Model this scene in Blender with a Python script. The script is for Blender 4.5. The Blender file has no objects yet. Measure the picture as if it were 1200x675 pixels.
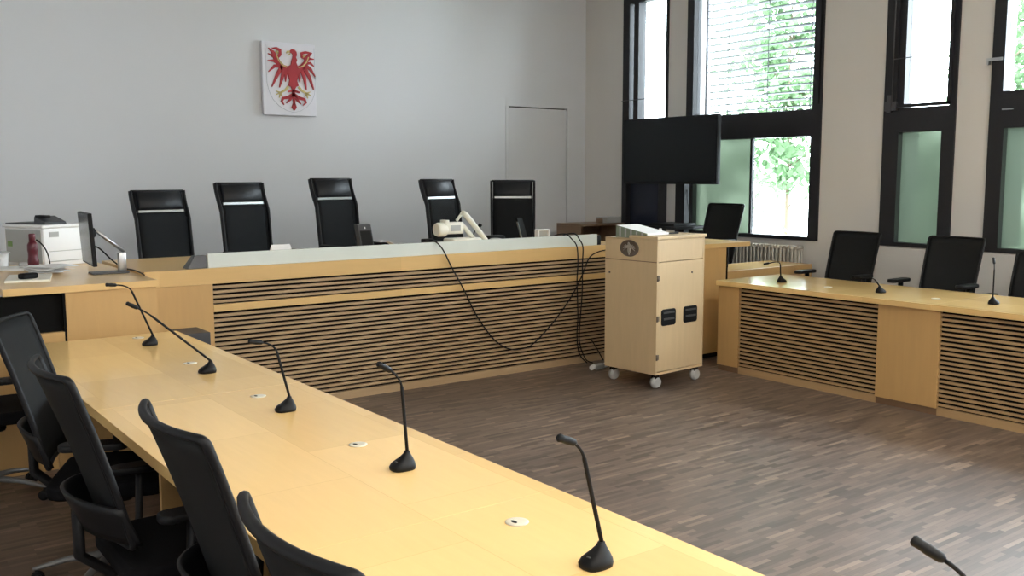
import bpy, bmesh, math, random
from mathutils import Vector, Matrix
random.seed(7)
PI = math.pi
R = math.radians
SC = bpy.context.scene
COL = SC.collection

# ------------------------------------------------------------------ materials
def new_mat(name):
    m = bpy.data.materials.new(name); m.use_nodes = True
    nt = m.node_tree; nt.nodes.clear()
    out = nt.nodes.new('ShaderNodeOutputMaterial')
    return m, nt, out

def pbr(name, col, rough=.5, metal=0., spec=.5, noise=0., nscale=8., stretch=(1, 1, 1), bump=0., coat=0., emit=None):
    m, nt, out = new_mat(name)
    b = nt.nodes.new('ShaderNodeBsdfPrincipled')
    b.inputs['Base Color'].default_value = (*col, 1)
    b.inputs['Roughness'].default_value = rough
    b.inputs['Metallic'].default_value = metal
    b.inputs['Specular IOR Level'].default_value = spec
    b.inputs['Coat Weight'].default_value = coat
    b.inputs['Coat Roughness'].default_value = .12
    if emit:
        b.inputs['Emission Color'].default_value = (*emit[0], 1)
        b.inputs['Emission Strength'].default_value = emit[1]
    tc = nt.nodes.new('ShaderNodeTexCoord'); mp = nt.nodes.new('ShaderNodeMapping')
    mp.inputs['Scale'].default_value = stretch
    nt.links.new(tc.outputs['Object'], mp.inputs['Vector'])
    nz = nt.nodes.new('ShaderNodeTexNoise'); nz.inputs['Scale'].default_value = nscale
    nz.inputs['Detail'].default_value = 4
    nt.links.new(mp.outputs[0], nz.inputs['Vector'])
    if noise > 0:
        mx = nt.nodes.new('ShaderNodeMix'); mx.data_type = 'RGBA'
        mx.inputs['A'].default_value = (*[c * (1 - noise) for c in col], 1)
        mx.inputs['B'].default_value = (*[min(1, c * (1 + noise)) for c in col], 1)
        nt.links.new(nz.outputs['Fac'], mx.inputs['Factor'])
        nt.links.new(mx.outputs['Result'], b.inputs['Base Color'])
    if bump > 0:
        bp = nt.nodes.new('ShaderNodeBump'); bp.inputs['Strength'].default_value = bump
        bp.inputs['Distance'].default_value = .01
        nt.links.new(nz.outputs['Fac'], bp.inputs['Height'])
        nt.links.new(bp.outputs[0], b.inputs['Normal'])
    nt.links.new(b.outputs[0], out.inputs[0])
    return m

def wood(name, col, rough=.3, grain=(1, 14, 14), patch=None, var=.10, spec=.5, coat=0.):
    """beech / maple veneer: stretched grain plus large low-contrast veneer leaves"""
    m, nt, out = new_mat(name)
    L = nt.links.new
    b = nt.nodes.new('ShaderNodeBsdfPrincipled')
    b.inputs['Roughness'].default_value = rough
    b.inputs['Specular IOR Level'].default_value = spec
    b.inputs['Coat Weight'].default_value = coat
    b.inputs['Coat Roughness'].default_value = .1
    tc = nt.nodes.new('ShaderNodeTexCoord'); mp = nt.nodes.new('ShaderNodeMapping')
    mp.inputs['Scale'].default_value = grain
    L(tc.outputs['Object'], mp.inputs['Vector'])
    nz = nt.nodes.new('ShaderNodeTexNoise'); nz.inputs['Scale'].default_value = 3.0
    nz.inputs['Detail'].default_value = 6; nz.inputs['Distortion'].default_value = .6
    L(mp.outputs[0], nz.inputs['Vector'])
    mx = nt.nodes.new('ShaderNodeMix'); mx.data_type = 'RGBA'
    mx.inputs['A'].default_value = (*[c * (1 - var) for c in col], 1)
    mx.inputs['B'].default_value = (*[min(1, c * (1 + var)) for c in col], 1)
    L(nz.outputs['Fac'], mx.inputs['Factor'])
    res = mx.outputs['Result']
    if patch:
        m2 = nt.nodes.new('ShaderNodeMapping'); m2.inputs['Rotation'].default_value = patch[2]
        L(tc.outputs['Object'], m2.inputs['Vector'])
        br = nt.nodes.new('ShaderNodeTexBrick')
        br.inputs['Color1'].default_value = (.93, .92, .90, 1); br.inputs['Color2'].default_value = (1.05, 1.05, 1.06, 1)
        br.inputs['Mortar'].default_value = (.88, .86, .82, 1); br.inputs['Mortar Size'].default_value = .0012
        br.inputs['Scale'].default_value = 1; br.inputs['Brick Width'].default_value = patch[0]
        br.inputs['Row Height'].default_value = patch[1]
        L(m2.outputs[0], br.inputs['Vector'])
        mu = nt.nodes.new('ShaderNodeMix'); mu.data_type = 'RGBA'; mu.blend_type = 'MULTIPLY'
        mu.inputs['Factor'].default_value = 1
        L(res, mu.inputs['A']); L(br.outputs['Color'], mu.inputs['B'])
        res = mu.outputs['Result']
    L(res, b.inputs['Base Color'])
    L(b.outputs[0], out.inputs[0])
    return m

def parquet(name):
    m, nt, out = new_mat(name); L = nt.links.new
    b = nt.nodes.new('ShaderNodeBsdfPrincipled')
    tc = nt.nodes.new('ShaderNodeTexCoord')
    br = nt.nodes.new('ShaderNodeTexBrick')
    br.inputs['Color1'].default_value = (0, 0, 0, 1); br.inputs['Color2'].default_value = (1, 1, 1, 1)
    br.inputs['Mortar'].default_value = (.0, .0, .0, 1); br.inputs['Mortar Size'].default_value = .0006
    br.inputs['Scale'].default_value = 1; br.inputs['Brick Width'].default_value = .19
    br.inputs['Row Height'].default_value = .027; br.offset = .37; br.offset_frequency = 2
    L(tc.outputs['Object'], br.inputs['Vector'])
    cr = nt.nodes.new('ShaderNodeValToRGB')
    e = cr.color_ramp.elements
    e[0].position = 0; e[0].color = (.085, .062, .050, 1)
    e[1].position = 1; e[1].color = (.27, .195, .145, 1)
    for p, c in ((.35, (.135, .098, .077)), (.75, (.165, .120, .094)), (.93, (.195, .142, .11))):
        x = e.new(p); x.color = (*c, 1)
    L(br.outputs['Color'], cr.inputs['Fac'])
    mp = nt.nodes.new('ShaderNodeMapping'); mp.inputs['Scale'].default_value = (3, 40, 1)
    L(tc.outputs['Object'], mp.inputs['Vector'])
    nz = nt.nodes.new('ShaderNodeTexNoise'); nz.inputs['Scale'].default_value = 2; nz.inputs['Detail'].default_value = 4
    L(mp.outputs[0], nz.inputs['Vector'])
    n2 = nt.nodes.new('ShaderNodeTexNoise'); n2.inputs['Scale'].default_value = .9; n2.inputs['Detail'].default_value = 2
    L(tc.outputs['Object'], n2.inputs['Vector'])
    ad = nt.nodes.new('ShaderNodeMath'); ad.operation = 'MULTIPLY_ADD'
    ad.inputs[1].default_value = .5; ad.inputs[2].default_value = .42
    L(nz.outputs['Fac'], ad.inputs[0])
    a2 = nt.nodes.new('ShaderNodeMath'); a2.operation = 'MULTIPLY_ADD'; a2.inputs[1].default_value = .7
    L(n2.outputs['Fac'], a2.inputs[0]); L(ad.outputs[0], a2.inputs[2])
    mu = nt.nodes.new('ShaderNodeMix'); mu.data_type = 'RGBA'; mu.blend_type = 'MULTIPLY'; mu.inputs['Factor'].default_value = 1
    L(cr.outputs['Color'], mu.inputs['A']); L(a2.outputs[0], mu.inputs['B'])
    L(mu.outputs['Result'], b.inputs['Base Color'])
    b.inputs['Roughness'].default_value = .42
    b.inputs['Specular IOR Level'].default_value = .45
    L(b.outputs[0], out.inputs[0])
    return m

def clear_glass(name, tint=(.97, 1, .985)):
    m, nt, out = new_mat(name); L = nt.links.new
    t = nt.nodes.new('ShaderNodeBsdfTransparent'); t.inputs[0].default_value = (*tint, 1)
    g = nt.nodes.new('ShaderNodeBsdfGlossy'); g.inputs['Roughness'].default_value = .02
    fr = nt.nodes.new('ShaderNodeFresnel'); fr.inputs[0].default_value = 1.35
    mx = nt.nodes.new('ShaderNodeMixShader')
    L(fr.outputs[0], mx.inputs[0]); L(t.outputs[0], mx.inputs[1]); L(g.outputs[0], mx.inputs[2])
    L(mx.outputs[0], out.inputs[0])
    return m

def frosted(name, col, rough=.45, diff=.35):
    m, nt, out = new_mat(name); L = nt.links.new
    r = nt.nodes.new('ShaderNodeBsdfRefraction'); r.inputs['Color'].default_value = (*col, 1)
    r.inputs['Roughness'].default_value = rough; r.inputs['IOR'].default_value = 1.12
    t = nt.nodes.new('ShaderNodeBsdfTranslucent'); t.inputs[0].default_value = (*col, 1)
    g = nt.nodes.new('ShaderNodeBsdfGlossy'); g.inputs['Roughness'].default_value = .15
    mx = nt.nodes.new('ShaderNodeMixShader'); mx.inputs[0].default_value = diff
    L(r.outputs[0], mx.inputs[1]); L(t.outputs[0], mx.inputs[2])
    m2 = nt.nodes.new('ShaderNodeMixShader'); m2.inputs[0].default_value = .05
    L(mx.outputs[0], m2.inputs[1]); L(g.outputs[0], m2.inputs[2])
    L(m2.outputs[0], out.inputs[0])
    return m

def net(name, col, open_=.15):
    """chair mesh fabric: fine weave with holes"""
    m, nt, out = new_mat(name); L = nt.links.new
    b = nt.nodes.new('ShaderNodeBsdfPrincipled'); b.inputs['Base Color'].default_value = (*col, 1)
    b.inputs['Roughness'].default_value = .75; b.inputs['Specular IOR Level'].default_value = .2
    t = nt.nodes.new('ShaderNodeBsdfTransparent')
    # holes far smaller than a pixel: their open share
    mx = nt.nodes.new('ShaderNodeMixShader')
    mx.inputs[0].default_value = open_; L(b.outputs[0], mx.inputs[1]); L(t.outputs[0], mx.inputs[2])
    L(mx.outputs[0], out.inputs[0])
    return m

def leafmat(name, col):
    m, nt, out = new_mat(name); L = nt.links.new
    d = nt.nodes.new('ShaderNodeBsdfDiffuse'); t = nt.nodes.new('ShaderNodeBsdfTranslucent')
    tc = nt.nodes.new('ShaderNodeTexCoord'); nz = nt.nodes.new('ShaderNodeTexNoise'); nz.inputs['Scale'].default_value = 1.6
    L(tc.outputs['Object'], nz.inputs['Vector'])
    mx0 = nt.nodes.new('ShaderNodeMix'); mx0.data_type = 'RGBA'
    mx0.inputs['A'].default_value = (*[c * .6 for c in col], 1); mx0.inputs['B'].default_value = (*[min(1, c * 1.5) for c in col], 1)
    L(nz.outputs['Fac'], mx0.inputs['Factor'])
    L(mx0.outputs['Result'], d.inputs[0]); L(mx0.outputs['Result'], t.inputs[0])
    mx = nt.nodes.new('ShaderNodeMixShader'); mx.inputs[0].default_value = .5
    L(d.outputs[0], mx.inputs[1]); L(t.outputs[0], mx.inputs[2]); L(mx.outputs[0], out.inputs[0])
    return m

M = {}
WC = (.555, .345, .14)
M['wall'] = pbr('wall_paint', (.735, .745, .77), .85, noise=.015, nscale=2, spec=.2)
M['wall_w'] = pbr('window_wall_paint', (.69, .66, .63), .85, noise=.015, nscale=2, spec=.2)
M['ceil'] = pbr('ceiling_paint', (.82, .82, .80), .9, spec=.2)
M['door'] = pbr('door_paint', (.72, .725, .745), .7, noise=.01, spec=.3)
M['gap'] = pbr('shadow_gap', (.10, .10, .10), .8)
M['floor'] = parquet('parquet')
M['podium'] = parquet('parquet_podium')
M['top'] = wood('beech_tabletop', (.82, .56, .24), .15, (14, 1.2, 14), (.62, .36, (0, 0, R(90))), .05, spec=.45)
M['topx'] = wood('beech_counter', (.70, .465, .20), .28, (1.2, 14, 14), (.9, .4, (0, 0, 0)), .05)
M['panel'] = wood('beech_panel', WC, .35, (10, 10, 1), None, .07)
M['slat'] = wood('beech_slats', (.41, .285, .165), .45, (1, 10, 14), None, .10, spec=.3)
M['slaty'] = wood('beech_slats_long', (.42, .28, .145), .45, (10, 1, 14), None, .10, spec=.3)
M['cart'] = wood('maple_panel', (.62, .47, .285), .4, (9, 9, 1), None, .08, spec=.35)
M['brownwood'] = wood('brown_wood', (.20, .12, .07), .45, (1, 10, 10), None, .1)
M['black'] = pbr('matt_black', (.005, .005, .006), .6, spec=.25)
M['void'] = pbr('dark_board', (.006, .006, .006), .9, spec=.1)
M['blackpl'] = pbr('black_plastic', (.005, .0055, .007), .5, spec=.25)
M['fabric'] = pbr('black_fabric', (.005, .005, .006), .95, spec=.1, nscale=200, noise=.3, bump=.2)
M['net'] = net('black_mesh', (.011, .012, .013), .04)
M['net2'] = net('grey_mesh', (.010, .012, .014), .09)
M['leather'] = pbr('black_leather', (.007, .008, .011), .42, spec=.35, nscale=60, bump=.15)
M['alu'] = pbr('polished_aluminium', (.55, .56, .57), .28, 1.)
M['greymet'] = pbr('grey_metal', (.10, .10, .105), .45, .6)
M['basegrey'] = pbr('grey_chair_base', (.16, .16, .16), .45, .3)
M['frame'] = pbr('anthracite_frame', (.016, .016, .020), .45, spec=.4)
M['glass'] = clear_glass('window_glass')
M['frost'] = frosted('frosted_glass', (.205, .235, .195), .32, .25)
M['frostblue'] = frosted('frosted_glass_dark', (.018, .020, .026), .5, .6)
M['screenglass'] = pbr('satin_glass_strip', (.68, .73, .69), .2, spec=.6, noise=.08, nscale=5)
M['white'] = pbr('white_plastic', (.88, .89, .90), .45)
M['cream'] = pbr('cream_plastic', (.88, .87, .78), .4)
M['grommet'] = pbr('grommet_plastic', (.68, .64, .52), .45)
M['paper'] = pbr('white_paper', (.86, .86, .86), .8)
M['greyprint'] = pbr('printer_shade_and_slot_grey', (.42, .43, .42), .6)
M['radiator'] = pbr('radiator_paint', (.50, .47, .42), .5)
M['darkbox'] = pbr('dark_grey_box', (.045, .048, .055), .5)
M['tv'] = pbr('tv_screen', (.004, .006, .007), .2, spec=.22)
M['bottle'] = pbr('burgundy_bottle', (.11, .012, .022), .28)
M['red'] = pbr('eagle_red', (.42, .025, .035), .6)
M['gold'] = pbr('eagle_gold', (.62, .52, .22), .55)
M['plaque'] = pbr('plaque_white', (.80, .80, .86), .5)
M['line'] = pbr('plaque_line', (.55, .57, .62), .6)
M['blind'] = pbr('blind_slat', (.07, .07, .085), .5)
M['castor'] = pbr('castor_grey', (.42, .43, .43), .5)
M['bronze'] = pbr('pewter_relief', (.16, .13, .11), .38, .7)
M['relief'] = pbr('pewter_light', (.40, .37, .34), .35, .7)
M['olive'] = pbr('olive_cover', (.20, .24, .18), .6)
M['leaf'] = leafmat('leaves', (.13, .205, .11))
M['bark'] = pbr('bark', (.12, .09, .06), .9)
M['lawn'] = pbr('pale_paving', (.60, .62, .58), .9, noise=.1)
M['fill_lamp'] = pbr('fill_lamp_diffuser', (.9, .9, .88), .5, emit=((1, .93, .82), 30.0))
M['screenblue'] = pbr('lcd_off', (.09, .10, .11), .25)
M['label'] = pbr('pale_label', (.42, .42, .40), .6)
M['green'] = pbr('green_mark', (.22, .35, .12), .6)

# ------------------------------------------------------------------ mesh helpers
class MB:
    def __init__(s): s.v = []; s.f = []; s.sm = []
    def add(s, vs, fs, smooth=False, mat=None):
        n = len(s.v)
        if mat is not None: vs = [mat @ Vector(v) for v in vs]
        s.v += [tuple(v) for v in vs]; s.f += [tuple(i + n for i in f) for f in fs]; s.sm += [smooth] * len(fs)
        return s
    def box(s, x0, x1, y0, y1, z0, z1, mat=None):
        vs = [(x, y, z) for z in (z0, z1) for y in (y0, y1) for x in (x0, x1)]
        return s.add(vs, [(0, 2, 3, 1), (4, 5, 7, 6), (0, 1, 5, 4), (2, 6, 7, 3), (0, 4, 6, 2), (1, 3, 7, 5)], False, mat)
    def rbox(s, x0, x1, y0, y1, z0, z1, r=.01, n=3, mat=None):
        """box with rounded vertical edges and a softened top/bottom"""
        def ring(ins, z):
            pts = []
            rr = max(r - ins * .3, 1e-4)
            for cx, cy, a0 in ((x1 - r, y1 - r, 0), (x0 + r, y1 - r, 90), (x0 + r, y0 + r, 180), (x1 - r, y0 + r, 270)):
                for k in range(n + 1):
                    a = R(a0 + 90 * k / n); pts.append((cx + (r - ins) * math.cos(a), cy + (r - ins) * math.sin(a), z))
            return pts
        e = min(r, (z1 - z0) * .45) * .6
        rings = [ring(e, z0), ring(e * .3, z0 + e * .3), ring(0, z0 + e), ring(0, z1 - e), ring(e * .3, z1 - e * .3), ring(e, z1)]
        return s.loft(rings, True, mat)
    def loft(s, rings, caps=True, mat=None, smooth=True, closed=True):
        vs = [p for r_ in rings for p in r_]; m = len(rings[0]); fs = []
        for i in range(len(rings) - 1):
            for j in range(m if closed else m - 1):
                k = (j + 1) % m
                fs.append((i * m + j, i * m + k, (i + 1) * m + k, (i + 1) * m + j))
        s.add(vs, fs, smooth, mat)
        if caps:
            n = len(s.v) - len(vs)
            s.f.append(tuple(n + j for j in reversed(range(m)))); s.sm.append(False)
            s.f.append(tuple(n + (len(rings) - 1) * m + j for j in range(m))); s.sm.append(False)
        return s
    def tube(s, pts, r, n=8, mat=None, flat=None, caps=True, closed=False):
        """round (or flattened: flat=(rx, rz)) tube along a path; r may be a list"""
        pts = [Vector(p) for p in pts]; rings = []
        up = Vector((0, 0, 1)); m = len(pts)
        prev = None
        for i, p in enumerate(pts):
            if closed: t = pts[(i + 1) % m] - pts[i - 1]
            else: t = pts[min(i + 1, m - 1)] - pts[max(i - 1, 0)]
            t.normalize()
            if prev is None:
                a = up.cross(t)
                if a.length < .2: a = Vector((1, 0, 0)).cross(t)
                a.normalize()
            else:
                a = prev - t * prev.dot(t)
                a.normalize()
            prev = a
            b = t.cross(a)
            rr = r[i] if isinstance(r, (list, tuple)) else r
            ra, rb = (rr, rr) if flat is None else (rr * flat[0], rr * flat[1])
            rings.append([p + a * ra * math.cos(2 * PI * k / n) + b * rb * math.sin(2 * PI * k / n) for k in range(n)])
        if closed: rings.append(rings[0])
        return s.loft(rings, caps and not closed, mat)
    def lathe(s, prof, n=20, mat=None, c=(0, 0, 0)):
        rings = [[(c[0] + r * math.cos(2 * PI * k / n), c[1] + r * math.sin(2 * PI * k / n), c[2] + z) for k in range(n)] for r, z in prof]
        return s.loft(rings, True, mat)
    def prism(s, poly, z0, z1, mat=None):
        n = len(poly)
        vs = [(x, y, z0) for x, y in poly] + [(x, y, z1) for x, y in poly]
        fs = [tuple(reversed(range(n))), tuple(range(n, 2 * n))] + [(i, (i + 1) % n, n + (i + 1) % n, n + i) for i in range(n)]
        return s.add(vs, fs, False, mat)
    def surf(s, fn, nu, nv, th, mat=None):
        """thick sheet: fn(u,v)->(point, normal) u,v in 0..1"""
        A = [];B = []
        for j in range(nv + 1):
            for i in range(nu + 1):
                p, nn = fn(i / nu, j / nv); p = Vector(p); nn = Vector(nn).normalized()
                A.append(p + nn * th / 2); B.append(p - nn * th / 2)
        w = nu + 1; N = len(A); fs = []
        for j in range(nv):
            for i in range(nu):
                a = j * w + i
                fs.append((a, a + 1, a + w + 1, a + w)); fs.append((N + a, N + a + w, N + a + w + 1, N + a + 1))
        for i in range(nu):
            fs.append((i, N + i, N + i + 1, i + 1)); a = nv * w + i; fs.append((a, a + 1, N + a + 1, N + a))
        for j in range(nv):
            a = j * w; fs.append((a, a + w, N + a + w, N + a)); a = j * w + nu; fs.append((a, N + a, N + a + w, a + w))
        return s.add(A + B, fs, True, mat)
    def build(s, name, mat, parent=None, bevel=0., loc=None, rotz=0, seg=2):
        me = bpy.data.meshes.new(name); me.from_pydata(s.v, [], s.f)
        me.polygons.foreach_set('use_smooth', s.sm)
        me.materials.append(mat if not isinstance(mat, str) else M[mat])
        me.validate(); me.update()
        bm = bmesh.new(); bm.from_mesh(me); bmesh.ops.recalc_face_normals(bm, faces=bm.faces); bm.to_mesh(me); bm.free()
        o = bpy.data.objects.new(name, me); COL.objects.link(o)
        if parent: o.parent = parent
        if loc: o.location = loc
        o.rotation_euler.z = rotz
        if bevel > 0:
            b = o.modifiers.new('bevel', 'BEVEL'); b.width = bevel; b.segments = seg; b.limit_method = 'ANGLE'; b.angle_limit = R(40)
        return o

def box(x0, x1, y0, y1, z0, z1): return MB().box(x0, x1, y0, y1, z0, z1)
def tag(o, label, cat, group=None, kind=None):
    o['label'] = label; o['category'] = cat
    if group: o['group'] = group
    if kind: o['kind'] = kind
    return o
def thing(name, loc, rz=0., label='', cat='', group=None):
    o = bpy.data.objects.new(name, None); COL.objects.link(o); o.empty_display_size = .1
    o.location = loc; o.rotation_euler.z = rz
    return tag(o, label, cat, group)
def struct(name, mb, mat, parent=None, **k):
    o = mb.build(name, mat, parent, **k)
    if parent is None: o['kind'] = 'structure'
    return o
def copy_tree(o, parent=None):
    c = o.copy(); COL.objects.link(c); c.parent = parent
    for ch in [x for x in bpy.data.objects if x.parent == o]: copy_tree(ch, c)
    return c
def Tm(x, y, z): return Matrix.Translation((x, y, z))
def Rz(a): return Matrix.Rotation(a, 4, 'Z')
def Rx(a): return Matrix.Rotation(a, 4, 'X')
def Ry(a): return Matrix.Rotation(a, 4, 'Y')

XW, YW, XL, YF, ZC = 8.10, 9.43, -3.2, -4.6, 4.1

# ------------------------------------------------------------------ room shell
struct('floor', box(XL - .3, XW + .4, YF - .3, YW + .3, -.12, 0), 'floor')
struct('ceiling', box(XL - .3, XW + .4, YF - .3, YW + .3, ZC, ZC + .2), 'ceil')
# back wall with the opening of the flush door
DX0, DX1, DZ1 = 6.83, 7.80, 2.497
struct('wall_back', box(XL - .3, DX0, YW, YW + .3, 0, ZC).box(DX1, XW + .4, YW, YW + .3, 0, ZC).box(DX0, DX1, YW, YW + .3, DZ1, ZC), 'wall')
struct('wall_left', box(XL - .3, XL, YF, YW, 0, ZC), 'wall')
struct('wall_front', box(XL - .3, XW + .4, YF - .3, YF, 0, ZC), 'wall')
d = struct('door_1', box(DX0 + .055, DX1 - .012, YW + .006, YW + .05, .3, DZ1 - .016), 'door')
MB().box(DX0, DX1, YW + .06, YW + .09, .3, DZ1).build('door_backing', 'gap', d)
MB().box(DX0 + .004, DX0 + .046, YW - .002, YW + .05, .3, DZ1 + .10).build('door_frame', 'door', d)
MB().lathe([(.012, 0), (.012, .006), (.006, .008)], 12, Tm(DX0 + .12, YW + .006, 1.32) @ Rx(R(90))).build('key_lock', 'alu', d)
struct('trim_1', box(XL, 1.0, YW - .015, YW, 0, .08).box(1.0, DX0, YW - .015, YW, .3, .38), 'wall')

# podiums behind the benches
struct('podium', box(1.75, 6.05, 6.46, YW - .02, 0, .30), 'podium')
struct('podium', box(6.05, XW, 5.95, YW - .02, 0, .20), 'podium')

# window wall: piers, parapet and lintel
ZS, ZT = .995, 3.78
WIN = [(7.96, 8.715), (5.855, 7.66), (4.48, 5.172), (2.38, 4.182), (.97, 1.69), (-1.12, .67), (-2.53, -1.81), (-4.4, -2.84)]
mb = MB().box(XW, XW + .36, YF - .3, YW + .3, 0, ZS).box(XW, XW + .36, YF - .3, YW + .3, ZT, ZC)
ys = [YW + .3] + [v for a, b in WIN for v in (b, a)] + [YF - .3]
for k in range(0, len(ys), 2): mb.box(XW, XW + .36, ys[k + 1], ys[k], ZS, ZT)
struct('wall_right', mb, 'wall_w')
# parapet cladding, slightly proud of the wall, below the narrow and wide windows
struct('trim_2', box(XW - .03, XW, 1.0, 5.19, .10, .985), 'wall_w', bevel=.003)
struct('baseboard_right', box(XW - .045, XW, YF, 5.95, 0, .08), 'wall_w')

FX0, FX1, GX = XW - .02, XW + .10, XW + .05
def window(n, y0, y1, jl, jr, lower, upz=2.30, upl=None, upr=None, mull=None):
    """jl/jr: width of the +Y / -Y jamb; lower: list of (ya, yb, material)"""
    f = MB()
    f.box(FX0, FX1, y0, y1, ZS, 1.032).box(FX0, FX1, y0, y1, 2.042, upz).box(FX0, FX1, y0, y1, 3.70, ZT)
    f.box(FX0, FX1, y1 - jl, y1, 1.032, 2.042).box(FX0, FX1, y0, y0 + jr, 1.032, 2.042)
    ul = y1 - (upl or jl); ur = y0 + (upr or jr)
    f.box(FX0, FX1, ul, y1, upz, 3.70).box(FX0, FX1, y0, ur, upz, 3.70)
    if mull: f.box(FX0, FX1, mull[0], mull[1], upz, 3.70)
    lo = sorted(lower)
    for a, b in zip(lo, lo[1:]): f.box(GX - .02, GX + .02, a[1], b[0], 1.032, 2.042)
    w = struct('window_%d' % n, f, 'frame')
    MB().box(GX - .004, GX + .004, ur, ul, upz, 3.70).build('upper_pane', 'glass', w)
    for a, b, mt in lo: MB().box(GX - .004, GX + .004, a, b, 1.032, 2.042).build('lower_pane', mt, w)
    # outer reveal sill in sheet metal, lying on the parapet
    MB().box(FX1, XW + .40, y0 + .01, y1 - .01, ZS, ZS + .012).build('outer_sill', 'alu', w)
    return w
w1 = window(1, 7.96, 8.715, .085, .125, [(8.085, 8.63, 'frostblue')], 2.33, .115, .035, (8.445, 8.525))
w2 = window(2, 5.855, 7.66, .125, .115, [(5.97, 6.735, 'glass'), (6.765, 7.535, 'frost')], 2.302, .10, .105)
w3 = window(3, 4.48, 5.172, .16, .12, [(4.60, 5.012, 'frost')], 2.26, .20, .06)
w4 = window(4, 2.38, 4.182, .13, .12, [(2.50, 3.25, 'glass'), (3.28, 4.052, 'frost')], 2.345, .105, .1)
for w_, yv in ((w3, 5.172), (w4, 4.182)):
    MB().box(FX1 + .002, XW + .42, yv - .10, yv - .055, 1.03, 2.10).build('reveal_shade_panel', 'frame', w_)  # dark panel added so the pane edge looks shaded by the reveal
w5 = window(5, .97, 1.69, .16, .12, [(1.09, 1.53, 'frost')], 2.30, .13, .1)
w6 = window(6, -1.12, .67, .13, .12, [(-1.0, -.25, 'glass'), (-.22, .54, 'frost')])
w7 = window(7, -2.53, -1.81, .16, .12, [(-2.41, -1.97, 'frost')])
w8 = window(8, -4.4, -2.84, .13, .12, [(-4.28, -2.97, 'glass')])
# opening sash of the narrow window with its linkage
s = MB(); s.box(XW - .045, XW - .02, 5.035, 5.055, 2.30, 3.7).box(XW - .045, XW - .02, 4.52, 4.55, 2.262, 3.7).box(XW - .045, XW - .02, 4.52, 5.05, 2.262, 2.292)
s.build('sash', 'frame', w3)
MB().tube([(XW - .05, 5.075, 2.28), (XW - .05, 5.075, 3.74)], .006, 6).build('opener_rod', 'greymet', w3)
MB().tube([(XW - .05, 5.075, 2.70), (XW - .04, 4.90, 2.705)], .004, 6).build('opener_link', 'greymet', w3)
MB().box(XW - .055, XW - .02, 5.03, 5.15, 2.24, 2.32).box(XW - .06, XW - .05, 5.08, 5.12, 2.22, 2.38).build('opener_bracket', 'greymet', w3)
MB().box(XW - .04, XW - .02, 4.09, 4.22, 2.60, 2.625).box(XW - .06, XW - .02, 4.19, 4.21, 2.57, 2.60).build('opener_bracket', 'alu', w4)
MB().box(XW - .035, XW - .02, 3.98, 4.07, 2.19, 2.20).build('opener_bracket', 'alu', w4)
MB().tube([(XW - .03, 8.72, 2.56), (XW - .03, 7.965, 2.56)], .004, 6).build('opener_rod', 'greymet', w1)
MB().box(XW - .03, XW - .02, 5.875, 5.885, 2.35, 3.7).build('gasket', 'black', w2)

# outside venetian blind in front of window 2
t = thing('venetian_blind', (XW + .28, 6.76, 2.31), 0, 'grey exterior venetian blind with open slats outside the widest window above the television', 'blind')
sl = MB(); k = 0
while .075 * k + .06 < 1.42:
    z = .06 + .075 * k
    sl.add([(-.04, -.84, z + .006), (0, -.84, z + .005), (.04, -.84, z - .006), (-.04, .84, z + .006), (0, .84, z + .005), (.04, .84, z - .006)],
           [(0, 1, 4, 3), (1, 2, 5, 4)], True); k += 1
so = sl.build('slats', 'blind', t); so.modifiers.new('sol', 'SOLIDIFY').thickness = .003
MB().box(-.035, .035, -.85, .85, 0, .022).build('bottom_rail', 'blind', t)
for y in (-.87, .87): MB().box(-.012, .012, y - .012, y + .012, -.02, 1.46).build('guide_rail', 'blind', t)
for y in (-.55, 0, .55): MB().box(-.002, .002, y - .004, y + .004, .02, 1.42).build('ladder_cord', 'blind', t)

# radiator
t = thing('radiator', (XW - .12, 6.5, .2005), 0, 'pale column radiator on the wall below the widest window', 'radiator')
b = MB()
n = 26; y0, y1 = -.535, .70
for i in range(n):
    y = y0 + (y1 - y0) * (i + .5) / n
    for x in (-.045, .0, .045):
        b.tube([(x, y, .16), (x, y, .71)], .0105, 6)
    b.tube([(-.05, y, .725), (.05, y, .725)], .018, 8, flat=(1, 1)).tube([(-.05, y, .15), (.05, y, .15)], .018, 8)
b.build('columns', 'radiator', t)
for z in (.725, .15): MB().tube([(0, y0, z), (0, y1, z)], .014, 8).build('header_pipe', 'radiator', t)
MB().tube([(0, y0 + .03, .15), (0, y0 + .03, -.0)], .009, 8).build('feed_pipe', 'radiator', t)
for y in (y0 + .2, y1 - .23): MB().box(.045, .117, y, y + .03, .4, .43).build('wall_bracket', 'radiator', t)

# unseen ceiling lamps added to brighten the front tables (above the frame)
def fill_lamp(x, y, lab):
    t = thing('added_ceiling_lamp', (x, y, ZC), 0, lab, 'fill_lamp', 'added linear fill lamps')
    MB().box(-.9, .9, -.11, .11, -.07, 0).build('housing', 'white', t, .004)
    MB().box(-.86, .86, -.085, .085, -.078, -.07).build('diffuser', 'fill_lamp', t)
for x in (-1.0, 2.2, 5.4):
    for y in (-2.6, .2): fill_lamp(x, y, 'added unseen white linear lamp on the ceiling over the front tables')

# ------------------------------------------------------------------ slat helper
def slats_x(x0, x1, y, z0, z1, pitch=.033, hgt=.0178, d=.020):
    """horizontal slats along X on a face looking to -Y"""
    m = MB(); z = z1 - pitch
    while z > z0 - .004:
        m.box(x0, x1, y, y + d, z, z + hgt); z -= pitch
    return m
def slats_y(y0, y1, xa, xb, z0, z1, pitch=.033, hgt=.0168):
    m = MB(); z = z1 - pitch
    while z > z0 - .004:
        m.box(xa, xb, y0, y1, z, z + hgt); z -= pitch
    return m

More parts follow.
